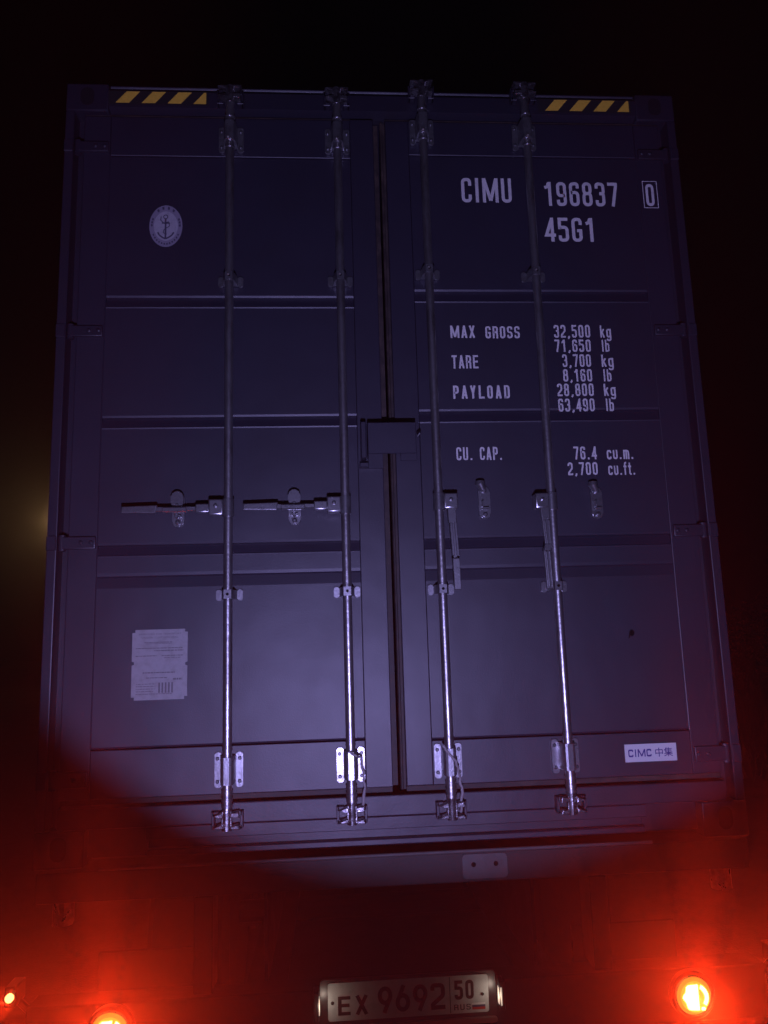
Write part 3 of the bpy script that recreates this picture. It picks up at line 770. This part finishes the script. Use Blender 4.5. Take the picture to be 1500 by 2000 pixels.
add_text(bm, 'RUS', .146, .200, -.046, -.029, yk, w=.6, t=.15, gap=.25, mi=1)
pbar(.205, .248, -.033, -.027, 2); pbar(.205, .248, -.040, -.033, 3); pbar(.205, .248, -.047, -.040, 4)
for bx in (-.246, .229 + .011): lathe(bm, (bx, 0, -.002), [(.005, -.006), (.005, -.0095), (.002, -.010)], n=10, mi=1)
obj('registration_plate', bm, [M_REG, M_REG_INK, M_FLAG_W, M_FLAG_B, M_FLAG_R], P, smooth=False)
for s, e in ((-1, .070), (1, .078)):
    bm = NB(); box(bm, *sorted((s * .288, s * .306)), -.050, .003, -.038, .048, .004, seg=2); pl = obj('plate_lamp', bm, M_PLASTIC, P)
    bm = NB(); box(bm, *sorted((s * .2855, s * .2878)), -.046, -.030, -.020, .030)
    if s > 0: box(bm, .291, .296, -.0535, -.0505, -.022, .032, .001)
    obj('plate_lamp_lens', bm, M_PLAMP, pl)
    l = bpy.data.lights.new('plate_light', 'POINT'); l.energy = e; l.color = (1.0, 0.80, 0.66); l.shadow_soft_size = .008
    lo = bpy.data.objects.new('plate_light', l); COL.objects.link(lo); lo.parent = P; lo.location = (s * .276, -.055, .006)

# ================================================================== STREET LAMP beyond the container
M_SLG = mat('lit_street_lamp', (.5, .4, .2), .3, emit=(1.0, .60, .22, 6.0))
def street_lamp(x, y, d, W, label):
    SL = empty('street_lamp', (x, y, 0)); tag(SL, label, 'street lamp', 'street lamps along the road')
    bm = NB(); tube(bm, [(0, 0, 0), (0, 0, 5), (0, 0, 8.2), (d * .3, 0, 8.75), (d * 1.2, 0, 8.95)], [.11, .085, .06, .05, .045], 12); obj('pole', bm, M_ZINC, SL)
    bm = NB(); box(bm, *sorted((d * 1.0, d * 1.75)), -.14, .14, 8.87, 9.01, .03, seg=2); hd = obj('lamp_head', bm, M_PLASTIC, SL)
    bm = NB(); box(bm, *sorted((d * 1.1, d * 1.65)), -.11, .11, 8.84, 8.869); obj('lamp_glass', bm, M_SLG, hd)
    l = bpy.data.lights.new('street_light', 'POINT'); l.energy = W; l.color = (1.0, 0.60, 0.26); l.shadow_soft_size = .15
    lo = bpy.data.objects.new('street_light', l); COL.objects.link(lo); lo.parent = SL; lo.location = (d * 1.4, 0, 8.7)
street_lamp(-13.1, 38.0, -1, 80.0, 'distant street lamp glowing amber through haze left of the container')

# ================================================================== VERGE: grass and shrubs right of the road
M_LEAF = mat('shrub_leaf', (0.075, 0.065, 0.030), 0.7, 0, 0.3, (2.0, (0.11, 0.075, 0.030), 0.4, 0.65))
M_TWIG = mat('shrub_twig', (0.09, 0.065, 0.045), 0.9)
def shrub(x, y, h, r, label, seed):
    rr_ = random.Random(seed); root = empty('roadside_shrub', (x, y, 0)); tag(root, label, 'shrub', 'shrubs on the verge')
    bm = NB(); tips = []
    for k in range(9):
        a = rr_.uniform(0, 2 * PI); l = rr_.uniform(.6, 1.0) * h
        p = [Vector((0, 0, 0)), Vector((math.cos(a) * r * .25, math.sin(a) * r * .25, l * .5)), Vector((math.cos(a) * r * .6, math.sin(a) * r * .6, l * .92))]
        tube(bm, p, [.03, .018, .006], 5); tips += [p[1], p[2], p[1].lerp(p[2], .5)]
    obj('stem', bm, M_TWIG, root)
    bm = NB()
    for t in tips:
        for k in range(75):
            c = t + Vector((rr_.gauss(0, r * .28), rr_.gauss(0, r * .28), rr_.gauss(0, h * .13)))
            if c.z < .08: continue
            s = rr_.uniform(.05, .11); u = Vector((rr_.gauss(0, 1), rr_.gauss(0, 1), rr_.gauss(0, 1))).normalized(); v = u.orthogonal().normalized()
            bm.faces.new([bm.verts.new(q) for q in (c - u * s, c + v * s * .45, c + u * s, c - v * s * .45)])
    obj('foliage', bm, M_LEAF, root, smooth=False)
shrub(9.6, 17.5, 1.9, 1.2, 'nearest rounded shrub on the dark verge right of the container', 1)
shrub(12.3, 20.5, 2.6, 1.6, 'taller loose shrub behind the nearest one on the verge', 2)
shrub(11.6, 27.0, 2.2, 1.5, 'farthest low shrub on the verge beside the road', 3)
bm = NB(); rg = random.Random(9)
for k in range(9000):
    x = rg.uniform(5.0, 15.0); y = rg.uniform(6, 34); h = rg.uniform(.08, .3); a = rg.uniform(0, PI); dx, dy = math.cos(a) * .012, math.sin(a) * .012
    bx, by = rg.gauss(0, .06), rg.gauss(0, .06)
    bm.faces.new([bm.verts.new(q) for q in ((x - dx, y - dy, 0), (x + dx, y + dy, 0), (x + bx, y + by, h))])
tag(obj('verge_grass', bm, M_LEAF, smooth=False), kind='stuff', cat='grass', label='short dry grass on the dark verge')

# ================================================================== HAZE added to spread the veiling glare of the lamps
bm = NB(); box(bm, -70, 70, -30, 120, -1.2, 14.0)
hz = bpy.data.materials.new('glare_haze'); hz.use_nodes = True; t = hz.node_tree; t.nodes.clear()
pv = t.nodes.new('ShaderNodeVolumePrincipled'); pv.inputs['Color'].default_value = (0.93, 0.91, 0.9, 1); pv.inputs['Density'].default_value = 0.012; pv.inputs['Anisotropy'].default_value = 0.87
mo = t.nodes.new('ShaderNodeOutputMaterial'); t.links.new(pv.outputs[0], mo.inputs['Volume'])
tag(obj('haze', bm, hz, smooth=False), 'thin haze added over the road to carry the glare round the lamps', 'haze', kind='stuff')
